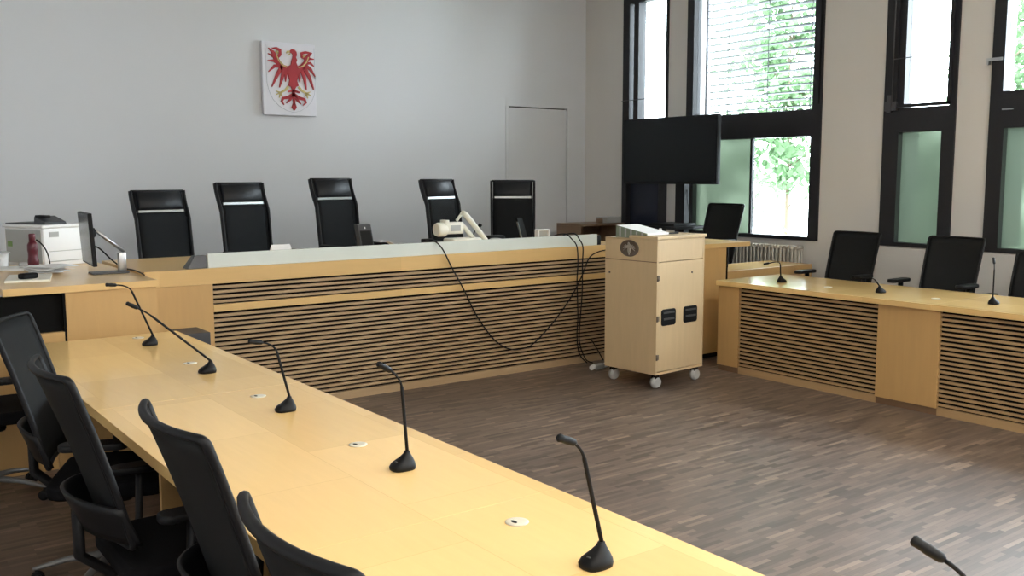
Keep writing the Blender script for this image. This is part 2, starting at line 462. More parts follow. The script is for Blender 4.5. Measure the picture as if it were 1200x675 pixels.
# ------------------------------------------------------------------ judges' bench
t = thing('judges_bench', (0, 0, 0), 0, 'long raised beech bench with horizontal slats and a satin glass strip on top', 'bench')
bY = 6.34
MB().box(1.70, 6.02, bY + .03, 7.46, 1.0, 1.038).build('counter_top', 'topx', t, .002)
MB().box(1.70, 5.72, bY, bY + .03, .933, 1.04).build('fascia', 'topx', t, .001)
MB().box(1.70, 2.145, bY + .004, bY + .03, .0, .932).build('end_panel', 'panel', t)
MB().box(5.72, 6.02, bY + .004, bY + .03, .0, 1.0).build('end_panel', 'panel', t)
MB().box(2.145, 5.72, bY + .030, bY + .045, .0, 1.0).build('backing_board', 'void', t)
slats_x(2.146, 5.72, bY + .004, .792, .933).build('upper_slats', 'slat', t)
MB().box(2.146, 5.72, bY + .002, bY + .03, .740, .790).build('middle_rail', 'topx', t)
slats_x(2.146, 5.72, bY + .004, .062, .738).build('lower_slats', 'slat', t)
MB().box(2.146, 5.72, bY + .002, bY + .03, .0, .060).build('base_rail', 'slat', t)
MB().box(1.70, 1.73, bY + .03, 7.40, 0, 1.0).build('side_panel', 'panel', t); MB().box(5.99, 6.02, bY + .03, 7.40, .31, 1.0).build('side_panel', 'panel', t)
g = MB().box(2.125, 5.61, bY + .02, bY + .045, 1.04, 1.138).build('glass_strip', 'screenglass', t, .003)
MB().box(5.612, 5.66, bY + .03, bY + .06, 1.04, 1.125).build('end_cap', 'black', t)
g['label'] = 'milky satin glass strip'
# dark wedge at the left end of the strip
w = MB().add([(1.985, 6.36, 1.0405), (2.12, 6.36, 1.0405), (2.12, 6.47, 1.0405), (1.985, 6.47, 1.0405), (2.04, 6.375, 1.125), (2.12, 6.37, 1.125), (2.12, 6.44, 1.125), (2.04, 6.44, 1.125)],
     [(0, 1, 5, 4), (1, 2, 6, 5), (2, 3, 7, 6), (3, 0, 4, 7), (4, 5, 6, 7), (3, 2, 1, 0)]).build('counter_socket', 'greymet', None, .003)
tag(w, 'dark grey metal wedge box at the left end of the glass strip', 'box')

# ------------------------------------------------------------------ side desks (clerk left, mirrored right)
cx = 3.885
def side_desk(sgn, label):
    """sgn=-1: left desk, +1: right desk"""
    def X(v): return v if sgn < 0 else 2 * cx - v
    def bx(a, b_, *r): a, b_ = X(a), X(b_); return MB().box(min(a, b_), max(a, b_), *r)
    t = thing('side_desk', (0, 0, 0), 0, label, 'desk')
    yb = 7.66 if sgn < 0 else 6.50
    bx(.80, 1.625, 5.77, yb, 1.005, 1.045).build('desk_top', 'topx', t, .002)
    bx(1.115, 1.615, 5.78, 5.80, .055 if sgn > 0 else 0, 1.004).build('front_panel', 'panel', t)
    bx(1.595, 1.615, 5.80, yb - .02, .25 if sgn > 0 else 0, 1.004).build('side_panel', 'panel', t)
    xo = -2.4 if sgn < 0 else 2 * cx - 7.90
    bx(xo, 1.10, 5.77, 5.80, 0, .785).build('lower_front_panel', 'panel', t)
    bx(xo, 1.095, 5.80, 6.28, .755, .785).build('lower_worktop', 'top', t)
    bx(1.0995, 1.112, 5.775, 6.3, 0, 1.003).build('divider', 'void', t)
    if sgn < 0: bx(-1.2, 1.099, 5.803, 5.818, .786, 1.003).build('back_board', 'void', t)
    if sgn > 0: bx(1.115, 1.61, 5.84, 5.86, .0, .06).build('plinth', 'black', t)
    return t
side_desk(-1, 'beech clerk desk at the left carrying the printer, open black compartment below')
side_desk(1, 'beech desk between the wheeled cabinet and the radiator, with an open compartment under its top')

# ------------------------------------------------------------------ long tables
def long_table(xa, xb, yb, inner, label, secs, cuts, legs):
    """inner: x of the slatted face; secs: y seams; cuts: (kind, y0, y1) along the face"""
    t = thing('long_table', ((xa + xb) / 2, 0, 0), 0, label, 'table')
    ox = (xa + xb) / 2
    s = 1 if inner > ox else -1
    for a, b_ in zip(secs, secs[1:]):
        MB().box(xa - ox, xb - ox, a + .0006, b_ - .0006, .73, .77).build('table_top', 'top', t, .0012)
    fx = inner - ox
    a_, c_ = sorted((fx, fx - s * .016)); 
    for kind, y0, y1 in cuts:
        if kind == 's':
            slats_y(y0, y1, a_, c_, .062, .728).build('slat_panel', 'slaty', t)
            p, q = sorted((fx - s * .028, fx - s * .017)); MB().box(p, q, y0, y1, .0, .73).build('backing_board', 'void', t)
            p, q = sorted((fx + 0, fx - s * .017)); MB().box(p, q, y0, y1, .0, .058).build('base_rail', 'slaty', t)
        else:
            p, q = sorted((fx + s * .012, fx - s * .028)); MB().box(p, q, y0, y1, .05, .73).build('solid_panel', 'panel', t, .001)
            p, q = sorted((fx - s * .002, fx - s * .02)); MB().box(p, q, y0, y1, .0, .05).build('plinth', 'brownwood', t)
    # cross panels that carry the top on the seating side
    for y in [yb - .03] + legs + [secs[0] + .03]:
        p, q = sorted((fx - s * .03, fx - s * .62)); MB().box(p, q, y - .012, y + .012, 0, .729).build('leg_panel', 'panel', t)
    return t, ox
gl = [5.39, 4.494, 3.64, 2.768, 1.886, 1.0, .11]
LT, lox = long_table(.815, 1.645, 5.52, 1.60, 'long beech table at the front left with a row of microphones', [-.05, .26, 2.03, 3.79, 5.52],
               [('p', 5.17, 5.51), ('s', 3.95, 5.17), ('p', 3.45, 3.95), ('s', 2.2, 3.45), ('p', 1.7, 2.2), ('s', .45, 1.7), ('p', -.04, .45)], [3.575, 1.86, .9])
for y in gl:
    g_ = MB().lathe([(.03, 0), (.031, .002), (.024, .0035), (.022, .0035)], 24, Tm(1.398 - lox, y, .77)).build('cable_grommet', 'grommet', LT)
    MB().prism([(.006 * math.cos(a) * 1.0 - .010, .012 * math.sin(a)) for a in [2 * PI * k / 10 for k in range(10)]], 0, .0009, Tm(1.398 - lox, y, .7733)).build('cable_hole', 'black', g_)
RT, rox = long_table(6.128, 6.995, 5.43, 6.165, 'long beech table at the right with slatted front below the windows', [-.3, 1.55, 3.5, 5.43],
               [('p', 5.20, 5.42), ('s', 3.915, 5.20), ('p', 3.445, 3.915), ('s', 2.15, 3.445), ('p', 1.65, 2.15), ('s', .3, 1.65), ('p', -.29, .3)], [4.515, 2.80, 1.9])
for y in (4.55, 3.65, 2.75): MB().lathe([(.03, 0), (.031, .002), (.024, .0035)], 24, Tm(6.45 - rox, y, .77)).build('cable_grommet', 'grommet', RT)

# ------------------------------------------------------------------ gooseneck microphones
def bez(p0, p1, p2, p3, n=14):
    p0, p1, p2, p3 = map(Vector, (p0, p1, p2, p3)); o = []
    for i in range(n + 1):
        q = i / n; o.append(p0 * (1 - q) ** 3 + p1 * 3 * q * (1 - q) ** 2 + p2 * 3 * q * q * (1 - q) + p3 * q ** 3)
    return o
def mic(x, y, z, tip, bend, label, rz, group='gooseneck microphones on the left table'):
    """tip: head end relative to base (world axes); bend: height of the knee as a point"""
    t = thing('gooseneck_microphone', (x, y, z), 0, label, 'microphone', group)
    rm = Rz(rz) @ Matrix.Diagonal((.82, .82, .90, 1))
    rings = []
    # foot: wide low front, tapering up to the neck at the back
    for zz, fx0, fx1, hw in ((0, -.058, .034, .038), (.010, -.060, .036, .040), (.022, -.050, .034, .036), (.036, -.024, .028, .024), (.050, -.006, .020, .013), (.060, .000, .017, .009)):
        cxm, rx = (fx0 + fx1) / 2, (fx1 - fx0) / 2
        ring = []
        for k in range(20):
            a = 2 * PI * k / 20; c, s_ = math.cos(a), math.sin(a)
            ring.append((cxm + rx * math.copysign(abs(c) ** .7, c), hw * math.copysign(abs(s_) ** .7, s_), zz))
        rings.append(ring)
    MB().loft(rings, True, rm).build('foot', 'blackpl', t)
    MB().rbox(-.041, -.025, -.008, .008, .026, .0295, .003, 2, rm @ Matrix.Rotation(0, 4, 'Y')).build('talk_button', 'darkbox', t)
    st = rm @ Vector((.009, 0, .058)); tip = Vector(tip); bend = Vector(bend)
    d1 = (bend - st) ; d2 = (tip - bend)
    path = [st + d1 * (i / 6) for i in range(6)]
    k1 = bend - d1.normalized() * min(.035, d1.length * .3); k2 = bend + d2.normalized() * min(.05, d2.length * .5)
    path = [st + (k1 - st) * (i / 6) for i in range(7)] + bez(k1, k1.lerp(bend, .6), k2.lerp(bend, .6), k2, 8)[1:]
    he = tip - d2.normalized() * .0
    hs = tip - d2.normalized() * .055
    path += [k2.lerp(hs, i / 4) for i in range(1, 5)] if (hs - k2).dot(d2) > 0 else [hs]
    L_ = len(path)
    MB().tube(path, [.0052 if i < 7 else .0036 for i in range(L_)], 8).build('gooseneck', 'black', t)
    dn = d2.normalized()
    MB().tube([hs, hs + dn * .006, hs + dn * .028, hs + dn * .040, tip - dn * .004, tip], [.005, .0085, .0095, .0085, .0095, .006], 12).build('capsule', 'blackpl', t)
    return t
mics = [
 (1.395, 5.12, (-.215, 0, .335), (-.100, 0, .335 - .012), 'farthest of the left table microphones, beside the clerk desk, neck leaning left', 0),
 (1.400, 4.23, (-.345, 0, .345), (-.265, 0, .300), 'second microphone from the clerk desk, its neck bent far over to the left', 0),
 (1.400, 3.346, (-.145, 0, .280), (-.045, 0, .262), 'microphone in the middle of the left table, head tipped level', 0),
 (1.395, 2.451, (-.088, 0, .334), (-.010, 0, .285), 'upright microphone on the left table in front of the second nearest chair', 0),
 (1.387, 1.558, (-.122, 0, .318), (-.055, 0, .290), 'nearest complete microphone on the left table beside the cable grommet', 0),
 (1.390, .670, (-.030, .12, .310), (.0, .03, .265), 'microphone at the bottom right corner of the photo, only its head showing', R(-60)),
]
for x, y, tp, bd, lb, rz in mics: mic(x, y, .7706, tp, bd, lb, rz)
rm_ = [
 (6.44, 5.00, (.02, .20, .135), (.045, .05, .17), 'small microphone at the far end of the right table in the window glare', PI),
 (6.44, 4.09, (.03, .24, .095), (.02, .07, .105), 'microphone on the right table bent down low beside the black chairs', PI),
 (6.47, 3.25, (.03, .03, .315), (-.01, -.0, .27), 'upright microphone on the right table at the right edge of the photo', PI),
]
for x, y, tp, bd, lb, rz in rm_: mic(x, y, .7706, tp, bd, lb, rz, 'gooseneck microphones on the right table')

# ------------------------------------------------------------------ chairs
def castor_set(t, n, rad, legmat, z=.0, wheel='black', zl=.115):
    for k in range(n):
        a = 2 * PI * k / n + R(18)
        c, s_ = math.cos(a), math.sin(a)
        l = MB().tube([(c * .035, s_ * .035, zl), (c * rad * .6, s_ * rad * .6, zl - .012), (c * (rad - .01), s_ * (rad - .01), .075), (c * (rad + .012), s_ * (rad + .012), .072)],
                      [.030, .024, .018, .012], 8, flat=(.8, .6)).build('base_leg', legmat, t)
        w_ = MB()
        for o_ in (-.016, .016):
            w_.lathe([(.012, -.009), (.024, -.009), (.027, -.004), (.027, .004), (.024, .009), (.012, .009)], 14,
                     Tm(c * rad - s_ * o_, s_ * rad + c * o_, .0275) @ Rz(a) @ Rx(R(90)))
        w_.tube([(c * rad, s_ * rad, .0275), (c * rad, s_ * rad, .07)], .007, 6)
        w_.build('castor', wheel, l)

def task_chair(label, group=None, az=.676):
    """black mesh-back swivel chair; the sitter looks to local -Y"""
    t = thing('swivel_chair', (0, 0, 0), 0, label, 'chair', group)
    MB().rbox(-.24, .24, -.25, .20, .435, .50, .07, 5).build('seat', 'fabric', t)
    MB().rbox(-.11, .11, -.10, .14, .375, .435, .03, 3).build('mechanism', 'black', t)
    MB().lathe([(.028, .10), (.028, .26), (.018, .262), (.018, .38)], 14).build('gas_column', 'black', t)
    MB().lathe([(.03, .082), (.045, .088), (.045, .125), (.03, .135)], 16).build('base_hub', 'basegrey', t)
    castor_set(t, 5, .30, 'basegrey')
    Z0, Z1 = .56, 1.155
    def P(u, v, off=0.):
        """u -1..1, v 0..1 on the backrest (concave toward the sitter)"""
        hw = .226 + .012 * v
        x = u * hw
        y = .200 + .150 * v + .035 * v * v - (.030 + .022 * v) * abs(u) ** 2.0 + off
        z = Z0 + (Z1 - Z0) * v
        return Vector((x, y, z))
    def nrm(u, v):
        e = .01
        return (P(u + e, v) - P(u - e, v)).cross(P(u, v + e) - P(u, v - e))
    mb = MB().surf(lambda a, b_: (P(-.95 + 1.90 * a, .02 + .96 * b_), nrm(-.95 + 1.90 * a, .02 + .96 * b_)), 16, 10, .005)
    mb.build('mesh_back', 'net', t)
    # frame around the mesh: rounded rectangle in (u, v)
    ring = []
    ru, rv = .075, .032
    for cu, cv, a0 in ((.98 - ru, .985 - rv, 0), (-.98 + ru, .985 - rv, 90), (-.98 + ru, .015 + rv, 180), (.98 - ru, .015 + rv, 270)):
        for k in range(6):
            a = R(a0 + 18 * k); ring.append((cu + ru * math.cos(a), cv + rv * math.sin(a)))
    full = []
    for k in range(len(ring)):
        p, q = ring[k], ring[(k + 1) % len(ring)]
        m_ = max(1, int(max(abs(p[0] - q[0]) / .14, abs(p[1] - q[1]) / .10)))
        for i in range(m_): full.append((p[0] + (q[0] - p[0]) * i / m_, p[1] + (q[1] - p[1]) * i / m_))
    ring = [P(a, b_) for a, b_ in full]
    MB().tube(ring, .0095, 8, flat=(.9, 1.25), closed=True).build('back_frame', 'blackpl', t)
    # lumbar shell behind the lower back
    def Q(a, b_):
        u = -1 + 2 * a; v = b_
        x = u * .235; z = .60 + .13 * v - .02 * u * u
        y = .270 + .05 * v - .115 * abs(u) ** 2.2
        return Vector((x, y, z))
    def qn(a, b_):
        e = .01
        return (Q(a + e, b_) - Q(a - e, b_)).cross(Q(a, b_ + e) - Q(a, b_ - e))
    MB().surf(lambda a, b_: (Q(a, b_), qn(a, b_)), 20, 5, .012).build('lumbar_shell', 'blackpl', t)
    lb = MB().surf(lambda a, b_: (Q(.885 + .075 * a, .12 + .76 * b_) + Vector((.008, .006, 0)), qn(.92, .5)), 3, 2, .0012).build('sticker', 'label', t)
    lb['label'] = 'pale inventory sticker'
    # spine that joins back and seat
    MB().tube([(0, .02, .41), (0, .20, .42), (0, .285, .50), (0, .285, .66)], .022, 10, flat=(1.5, .8)).build('back_spine', 'black', t)
    for s_ in (-1, 1):
        a = MB().tube([(s_ * .10, .03, .42), (s_ * .265, .03, .425), (s_ * .29, .03, .47), (s_ * .285, .02, az - .011)], .016, 8, flat=(.8, 1.5)).build('arm_post', 'blackpl', t)
        MB().rbox(s_ * .285 - .042, s_ * .285 + .042, -.13, .12, az - .014, az + .014, .035, 4).build('arm_pad', 'blackpl', a)
    return t

def place(ch, x, y, rz, z=0., label=None, sz=1.):
    ch.location = (x, y, z); ch.rotation_euler.z = rz; ch.scale.z = sz
    if label: ch['label'] = label
    return ch
c0 = task_chair('black mesh swivel chair nearest the camera, only its curved back top showing', 'black swivel chairs')
place(c0, .935, 1.43, R(90), 0, None, .935)
def tc(x, y, rz, label, z=0., sz=1., src=None): return place(copy_tree(src or c0), x, y, rz, z, label, sz)
tc(.99, 2.27, R(90), 'second nearest black mesh swivel chair in the row at the left table', 0, .94)
tc(.885, 3.12, R(90), 'black mesh swivel chair directly in front of the diagonal one at the left table', 0, .94)
tc(.905, 4.02, R(66), 'black swivel chair turned diagonally at the far end of the left table', 0, .95)
tc(.62, 5.43, R(90), 'black swivel chair mostly cut off at the left edge, only its arm pads showing', 0, .98)
c1 = task_chair('black mesh swivel chair at the right table, leftmost of those below the windows', 'black swivel chairs at the right', .80)
place(c1, 7.11, 4.97, R(-90))
tc(7.11, 4.06, R(-90), 'black mesh swivel chair in front of the narrow frosted window at the right table', 0, 1, c1)
tc(7.165, 3.365, R(-90), 'black swivel chair at the right edge of the photo behind the upright microphone', 0, .92, c1)
tc(7.25, 6.60, R(-90), 'black mesh swivel chair near the radiator, just right of the television column', .2005, 1.01, c1)

def high_chair(label, group):
    t = thing('high_back_chair', (0, 0, 0), 0, label, 'chair', group)
    MB().rbox(-.235, .235, -.25, .22, .43, .49, .06, 5).build('seat', 'leather', t)
    MB().rbox(-.10, .10, -.10, .12, .37, .43, .03, 3).build('mechanism', 'black', t)
    MB().lathe([(.028, .10), (.028, .24), (.018, .242), (.018, .375)], 14).build('gas_column', 'alu', t)
    MB().lathe([(.03, .082), (.045, .088), (.045, .125), (.03, .135)], 16).build('base_hub', 'alu', t)
    castor_set(t, 5, .30, 'alu')
    def yb(z):
        v = (z - .47) / .84
        return .19 + .10 * v + .05 * math.sin(max(0, v - .72) * PI / .56) * 1.2 * (1 if v > .72 else 0)
    zs = [.47 + .84 * i / 24 for i in range(25)]
    for s_ in (-1, 1):
        MB().tube([(s_ * (.222 + .008 * (z - .47)), yb(z), z) for z in zs], .014, 8, flat=(1.75, .9)).build('side_rail', 'leather', t)
    def F(a, b_, z0, z1, hw):
        z = z0 + (z1 - z0) * b_; return (Vector(((-1 + 2 * a) * hw, yb(z) , z)), Vector((0, -1, .1)))
    MB().surf(lambda a, b_: F(a, b_, .47, 1.125, .213), 6, 14, .006).build('mesh_back', 'net2', t)
    MB().surf(lambda a, b_: F(a, b_, 1.126, 1.30, .21), 4, 8, .008).build('headrest_backing', 'leather', t)
    # headrest roll
    rings = []
    for i in range(13):
        z = 1.150 + .155 * i / 12
        b_ = math.sin(PI * (.06 + .88 * i / 12)) ** .6 * .046
        rings.append([(-.188, yb(z) - b_ * .7, z), (-.178, yb(z) - b_, z), (.178, yb(z) - b_, z), (.188, yb(z) - b_ * .7, z), (.196, yb(z) + b_ * .3, z), (-.196, yb(z) + b_ * .3, z)])
    MB().loft(rings, True).build('headrest', 'leather', t)
    MB().tube([(-.225, yb(1.306), 1.308), (.225, yb(1.306), 1.308)], .011, 8).build('top_bar', 'leather', t)
    MB().box(-.195, .195, yb(1.135) - .012, yb(1.135) + .004, 1.124, 1.146).build('chrome_bar', 'alu', t, .002)
    for s_ in (-1, 1):
        a = MB().tube([(s_ * .235, .19, .50), (s_ * .275, .17, .58), (s_ * .28, .13, .70), (s_ * .28, .0, .715)], .010, 8).tube([(s_ * .235, .05, .46), (s_ * .28, .03, .55), (s_ * .28, .0, .705)], .010, 8).build('arm_bracket', 'black', t)
        MB().rbox(s_ * .28 - .028, s_ * .28 + .028, -.16, .14, .705, .735, .024, 4).build('arm_pad', 'blackpl', a)
    return t
h0 = high_chair('leftmost black high-back chair at the judges bench, next to the clerk desk', 'high-back chairs behind the judges bench')
def hc(x, y, rz, sz, label, src=None):
    c = h0 if src is None else copy_tree(src)
    return place(c, x, y, rz, .30, label, sz)
hc(2.375, 7.80, R(9), .945, 'leftmost black high-back chair at the judges bench, next to the clerk desk')
hc(3.08, 7.80, R(10), .99, 'black high-back chair second from the left at the judges bench, behind the white sign', h0)
hc(3.96, 7.80, R(12), 1.015, 'middle black high-back chair at the judges bench, left of the small black speaker', h0)
hc(5.125, 7.80, R(14), 1.005, 'black high-back chair at the judges bench behind the white document camera', h0)
hc(5.835, 7.93, R(-36), .995, 'rightmost black high-back chair at the judges bench, in front of the flush wall door', h0)

# ------------------------------------------------------------------ wheeled cabinet (media cart)
a5 = R(4.5)
t = thing('wheeled_cabinet', (5.165, 5.165, 0), a5, 'pale maple cabinet on castors with a round pewter emblem and black recessed handles', 'cabinet')
W, D = .575, .545
MB().box(0, W, 0, D, .115, .135).box(0, .018, .0, D, .135, 1.165).box(W - .018, W, 0, D, .135, 1.165).box(.018, W - .018, D - .018, D, .135, 1.165).build('body', 'cart', t, .0015)
MB().box(.019, W - .019, 0, .018, .14, .990).build('front_door', 'cart', t, .0015)
MB().box(.019, W - .019, 0.001, .018, .995, 1.164).build('top_drawer', 'cart', t, .0015)
MB().box(-.0015, .0, 0.004, D - .004, .990, .996).build('side_groove', 'brownwood', t)
MB().box(-.008, W + .014, -.008, D * .52, 1.166, 1.190).box(.30, W + .014, D * .52, D + .004, 1.166, 1.190).build('top_board', 'cart', t, .003)
MB().box(.0, .295, D * .54, D, 1.150, 1.166).build('lower_shelf', 'cart', t, .002)
for hx in (.10, .365):
    h = MB().rbox(hx - .07, hx + .07, -.004, 0, -.0, .01, .0019, 2)
    h = MB().prism([(px, pz) for px, pz in [(hx - .078 + .16 * i / 1, 0) for i in ()]], 0, 0) if False else MB()
    x0, x1, z0, z1 = hx - .045, hx + .125, .495, .625
    r = .022; pts = []
    for cx_, cz_, a0 in ((x1 - r, z1 - r, 0), (x0 + r, z1 - r, 90), (x0 + r, z0 + r, 180), (x1 - r, z0 + r, 270)):
        for k in range(5):
            a = R(a0 + 90 * k / 4); pts.append((cx_ + r * math.cos(a), cz_ + r * math.sin(a)))
    mt = Matrix(((1, 0, 0, 0), (0, 0, 1, 0), (0, 1, 0, 0), (0, 0, 0, 1)))
    h = MB().prism(pts, -.006, .0, mt).build('recessed_handle', 'blackpl', t, .002)
    MB().box(x0 + .025, x1 - .02, -.0085, -.006, z0 + .045, z0 + .06).box(x0 + .02, x1 - .02, -.010, -.006, z1 - .035, z1 - .022).build('handle_grip', 'greymet', h)
for z in (.255, .556, .87):
    MB().tube([(.004, -.006, z - .022), (.004, -.006, z + .022)], .0075, 8).box(.006, .03, -.003, 0, z - .02, z + .02).build('hinge', 'bronze', t)
for P_, ax in (((.42, -.001, .893), 0),):
    MB().lathe([(.009, 0), (.009, .003), (.004, .004)], 12, Tm(*P_) @ Rx(R(90))).build('lock', 'bronze', t)
MB().lathe([(.009, 0), (.009, .003), (.004, .004)], 12, Tm(-.001, D - .05, .885) @ Ry(R(-90))).build('lock', 'bronze', t)
# oval emblem on the left face: dished disc, raised rim, small eagle relief
em = Tm(-.001, .285, 1.088) @ Ry(R(-90)) @ Rz(R(90))
# local x -> along cabinet depth, local y -> up
em = Matrix(((0, 0, -1, -.0005), (1, 0, 0, .285), (0, 1, 0, 1.088), (0, 0, 0, 1)))
def oval(rx, ry, z, n=32): return [(rx * math.cos(2 * PI * k / n), ry * math.sin(2 * PI * k / n), z) for k in range(n)]
e = MB().loft([oval(.098, .066, 0), oval(.098, .066, .004), oval(.094, .062, .007), oval(.088, .057, .004), oval(.02, .012, .0035)], True, em).build('emblem', 'bronze', t)
rl = MB()
rl.add([], [])
for c_, rx, ry in (((0, .012), .026, .022), ((0, -.016), .020, .026), ((.006, .036), .011, .011)):
    rl.loft([[(c_[0] + p[0], c_[1] + p[1], p[2]) for p in oval(rx * q, ry * q, z, 16)] for q, z in ((1, .003), (.85, .007), (.5, .010))], True, em)
for sx in (-1, 1):
    for k in range(4):
        a = R(25 + 28 * k); rl.tube([(sx * .018, .01, .004), (sx * (.018 + .045 * math.sin(a)), .028 - .038 * (1 - math.cos(a)) + .004, .005)], [.006, .003], 6, em)
rl.tube([(0, -.035, .004), (0, -.055, .005)], [.010, .004], 6, em)
rl.build('emblem_relief', 'relief', e)
for wx, wy in ((.045, .05), (.045, D - .05), (W - .05, .05), (W - .05, D - .05)):
    f = MB().box(wx - .03, wx + .03, wy - .03, wy + .03, .104, .115).tube([(wx, wy, .104), (wx + .01, wy, .06)], .012, 8)
    f.box(wx - .012, wx + .032, wy - .021, wy - .017, .04, .10).box(wx - .012, wx + .032, wy + .017, wy + .021, .04, .10)
    f = f.build('castor_fork', 'black', t)
    MB().lathe([(.02, -.024), (.038, -.026), (.040, -.022), (.040, -.012), (.047, -.010), (.047, .010), (.040, .012), (.040, .022), (.038, .026), (.02, .024)], 22, Tm(wx + .015, wy, .047) @ Rx(R(90))).build('castor_wheel', 'castor', f)

# things on the cabinet
t = thing('ring_binder', (5.165, 5.165, 0), a5, 'thick white paper block with olive striped edge lying on the wheeled cabinet', 'binder')
yz = [(.13, 1.1915), (.13, 1.207), (.455, 1.262), (.455, 1.168), (.300, 1.168), (.300, 1.1915)]
mx_ = Matrix(((0, 0, 1, 0), (1, 0, 0, 0), (0, 1, 0, 0), (0, 0, 0, 1)))
MB().prism(yz, .032, .285, mx_).build('pages', 'paper', t)
MB().prism([(y, z) for y, z in yz], .026, .0315, mx_).build('spine', 'olive', t)
for k in range(5): MB().prism([(.17 + k * .058, 1.193 if .17 + k * .058 < .28 else 1.172), (.187 + k * .058, 1.193 if .17 + k * .058 < .28 else 1.172), (.187 + k * .058, 1.209 + k * .0098), (.17 + k * .058, 1.209 + k * .0098)], .0245, .026, mx_).build('stripe', 'castor', t)
o = MB().box(-.07, .07, -.009, .009, 0, .012).build('remote_control', 'black', None, .003, (5.53, 5.36, 1.1905), R(8)); tag(o, 'small black remote lying on the wheeled cabinet beside the white binder', 'remote control')
o = MB().lathe([(.012, 0), (.014, .003), (.014, .026), (.010, .03)], 14).build('marker_cap', 'paper', None, 0, (5.63, 5.60, 1.1905)); tag(o, 'tiny white cap standing on the back right of the wheeled cabinet top', 'cap')
o = MB().box(-.05, .08, -.018, .018, 0, .003).build('paper_slip', 'paper', None, 0, (5.20, 5.66, 1.1668), a5); tag(o, 'white paper slip on the lower left shelf of the wheeled cabinet', 'paper')

# ------------------------------------------------------------------ television on stand
t = thing('television', (7.35, 7.222, 1.915), R(0), 'large black flat television seen slightly from the side in front of the windows', 'television')
MB().box(.012, .055, -.685, .685, -.352, .352).build('casing', 'blackpl', t, .004)
MB().box(.002, .012, -.682, .682, -.349, .349).build('bezel', 'blackpl', t, .002)
MB().box(-.001, .002, -.670, .670, -.327, .340).build('screen', 'tv', t)
t = thing('television_stand', (7.455, 7.10, .2005), 0, 'black column stand carrying the large television', 'stand')
MB().box(-.04, .04, -.065, .065, .05, 1.62).build('column', 'blackpl', t, .004)
MB().box(-.045, -.03, -.25, .25, 1.40, 1.95).box(-.03, .03, -.05, .05, 1.62, 1.95).build('mount_plate', 'black', t, .003)
MB().box(-.22, .28, -.11, .45, .04, .06).build('base_plate', 'blackpl', t, .004)
MB().box(-.30, .18, -.20, .26, .895, .925).box(-.28, .05, -.16, .20, .925, .955).build('equipment_shelf', 'blackpl', t, .004)
MB().tube(bez((.0, -.07, .95), (-.05, -.25, .93), (-.05, -.1, 1.1), (.0, -.07, 1.3)), .005, 6).build('cable', 'black', t)
for sx in (-.18, .24):
    for sy in (-.08, .42): MB().lathe([(.015, -.012), (.02, -.012), (.02, .012), (.015, .012)], 12, Tm(sx, sy, .02) @ Rx(R(90))).build('castor', 'black', t)

# corner cabinet with box
t = thing('corner_cabinet', (7.28, 8.55, .20), 0, 'brown wooden open-front cabinet in the corner behind the judges bench', 'cabinet')
MB().box(0, .70, 0, .45, .86, .885).box(0, .022, 0, .45, 0, .86).box(.678, .70, 0, .45, 0, .86).box(.022, .678, .43, .45, 0, .86).box(.022, .678, .02, .43, .42, .44).box(.022, .678, .02, .43, .0, .04).build('carcass', 'brownwood', t, .002)
o = MB().box(-.14, .10, -.1, .1, 0, .075).build('device_box', 'castor', None, .006, (7.84, 8.66, 1.0855), 0)
tag(o, 'small grey device box on the brown corner cabinet', 'box')
o = MB().rbox(-.035, .035, -.03, .03, 0, .06, .015, 3).build('small_gadget', 'brownwood', None, 0, (7.62, 8.60, 1.0855))
tag(o, 'small dark brown object beside the grey box on the corner cabinet', 'object')
t = thing('computer', (6.90, 6.02, .786), 0, 'black computer box with a row of white ports inside the right desk opening', 'computer')
MB().box(-.2, .06, 0, .2, 0, .20).build('case', 'black', t, .003)
for k in range(6): MB().box(-.185 + .04 * k, -.16 + .04 * k, -.003, 0, .06, .085).build('port', 'paper', t)

# ------------------------------------------------------------------ coat of arms
t = thing('coat_of_arms', (3.763, YW, 2.28), 0, 'square white wall plaque with a red eagle on a shield', 'plaque')
PW, PH = .577, .735
MB().box(0, PW, -.055, -.012, 0, PH).build('plaque', 'plaque', t, .004)
MB().box(.05, PW - .05, -.012, -.0005, .05, PH - .05).build('wall_mount', 'castor', t)
def pl(x, y):   # trace coordinates (675-px crop) -> plaque plane, z up
    return ((x - 130) / 366 * PW, (598 - (y - (x - 130) * .022)) / 506 * PH)
pm = Matrix(((1, 0, 0, 0), (0, 0, -1, -.055), (0, 1, 0, 0), (0, 0, 0, 1)))
# engraved shield outline
sh = [pl(155, 118), pl(155, 300), pl(158, 380)] + [pl(*p) for p in ((172, 440), (195, 490), (235, 535), (285, 565), (335, 580), (385, 568), (430, 540), (465, 500), (485, 450), (492, 390), (492, 300), (490, 125))]
MB().tube([(x, y, .0) for x, y in sh], .0022, 6, pm).build('shield_outline', 'line', t)
def feather(m, pts, w, z=.010):
    """blade along a polyline with half widths"""
    P2 = [Vector(pl(*p)) for p in pts]; Lf = []; Rt = []
    n_ = len(P2)
    for i, p in enumerate(P2):
        d_ = P2[min(i + 1, n_ - 1)] - P2[max(i - 1, 0)]; d_.normalize(); nn = Vector((-d_.y, d_.x)); ww = w[i] * PW / 366
        Lf.append(p + nn * ww); Rt.append(p - nn * ww)
    for i in range(n_ - 1):
        q = [Lf[i], Lf[i + 1], Rt[i + 1], Rt[i]]
        m.prism([(a.x, a.y) for a in q], 0, z, pm)
eg = MB()
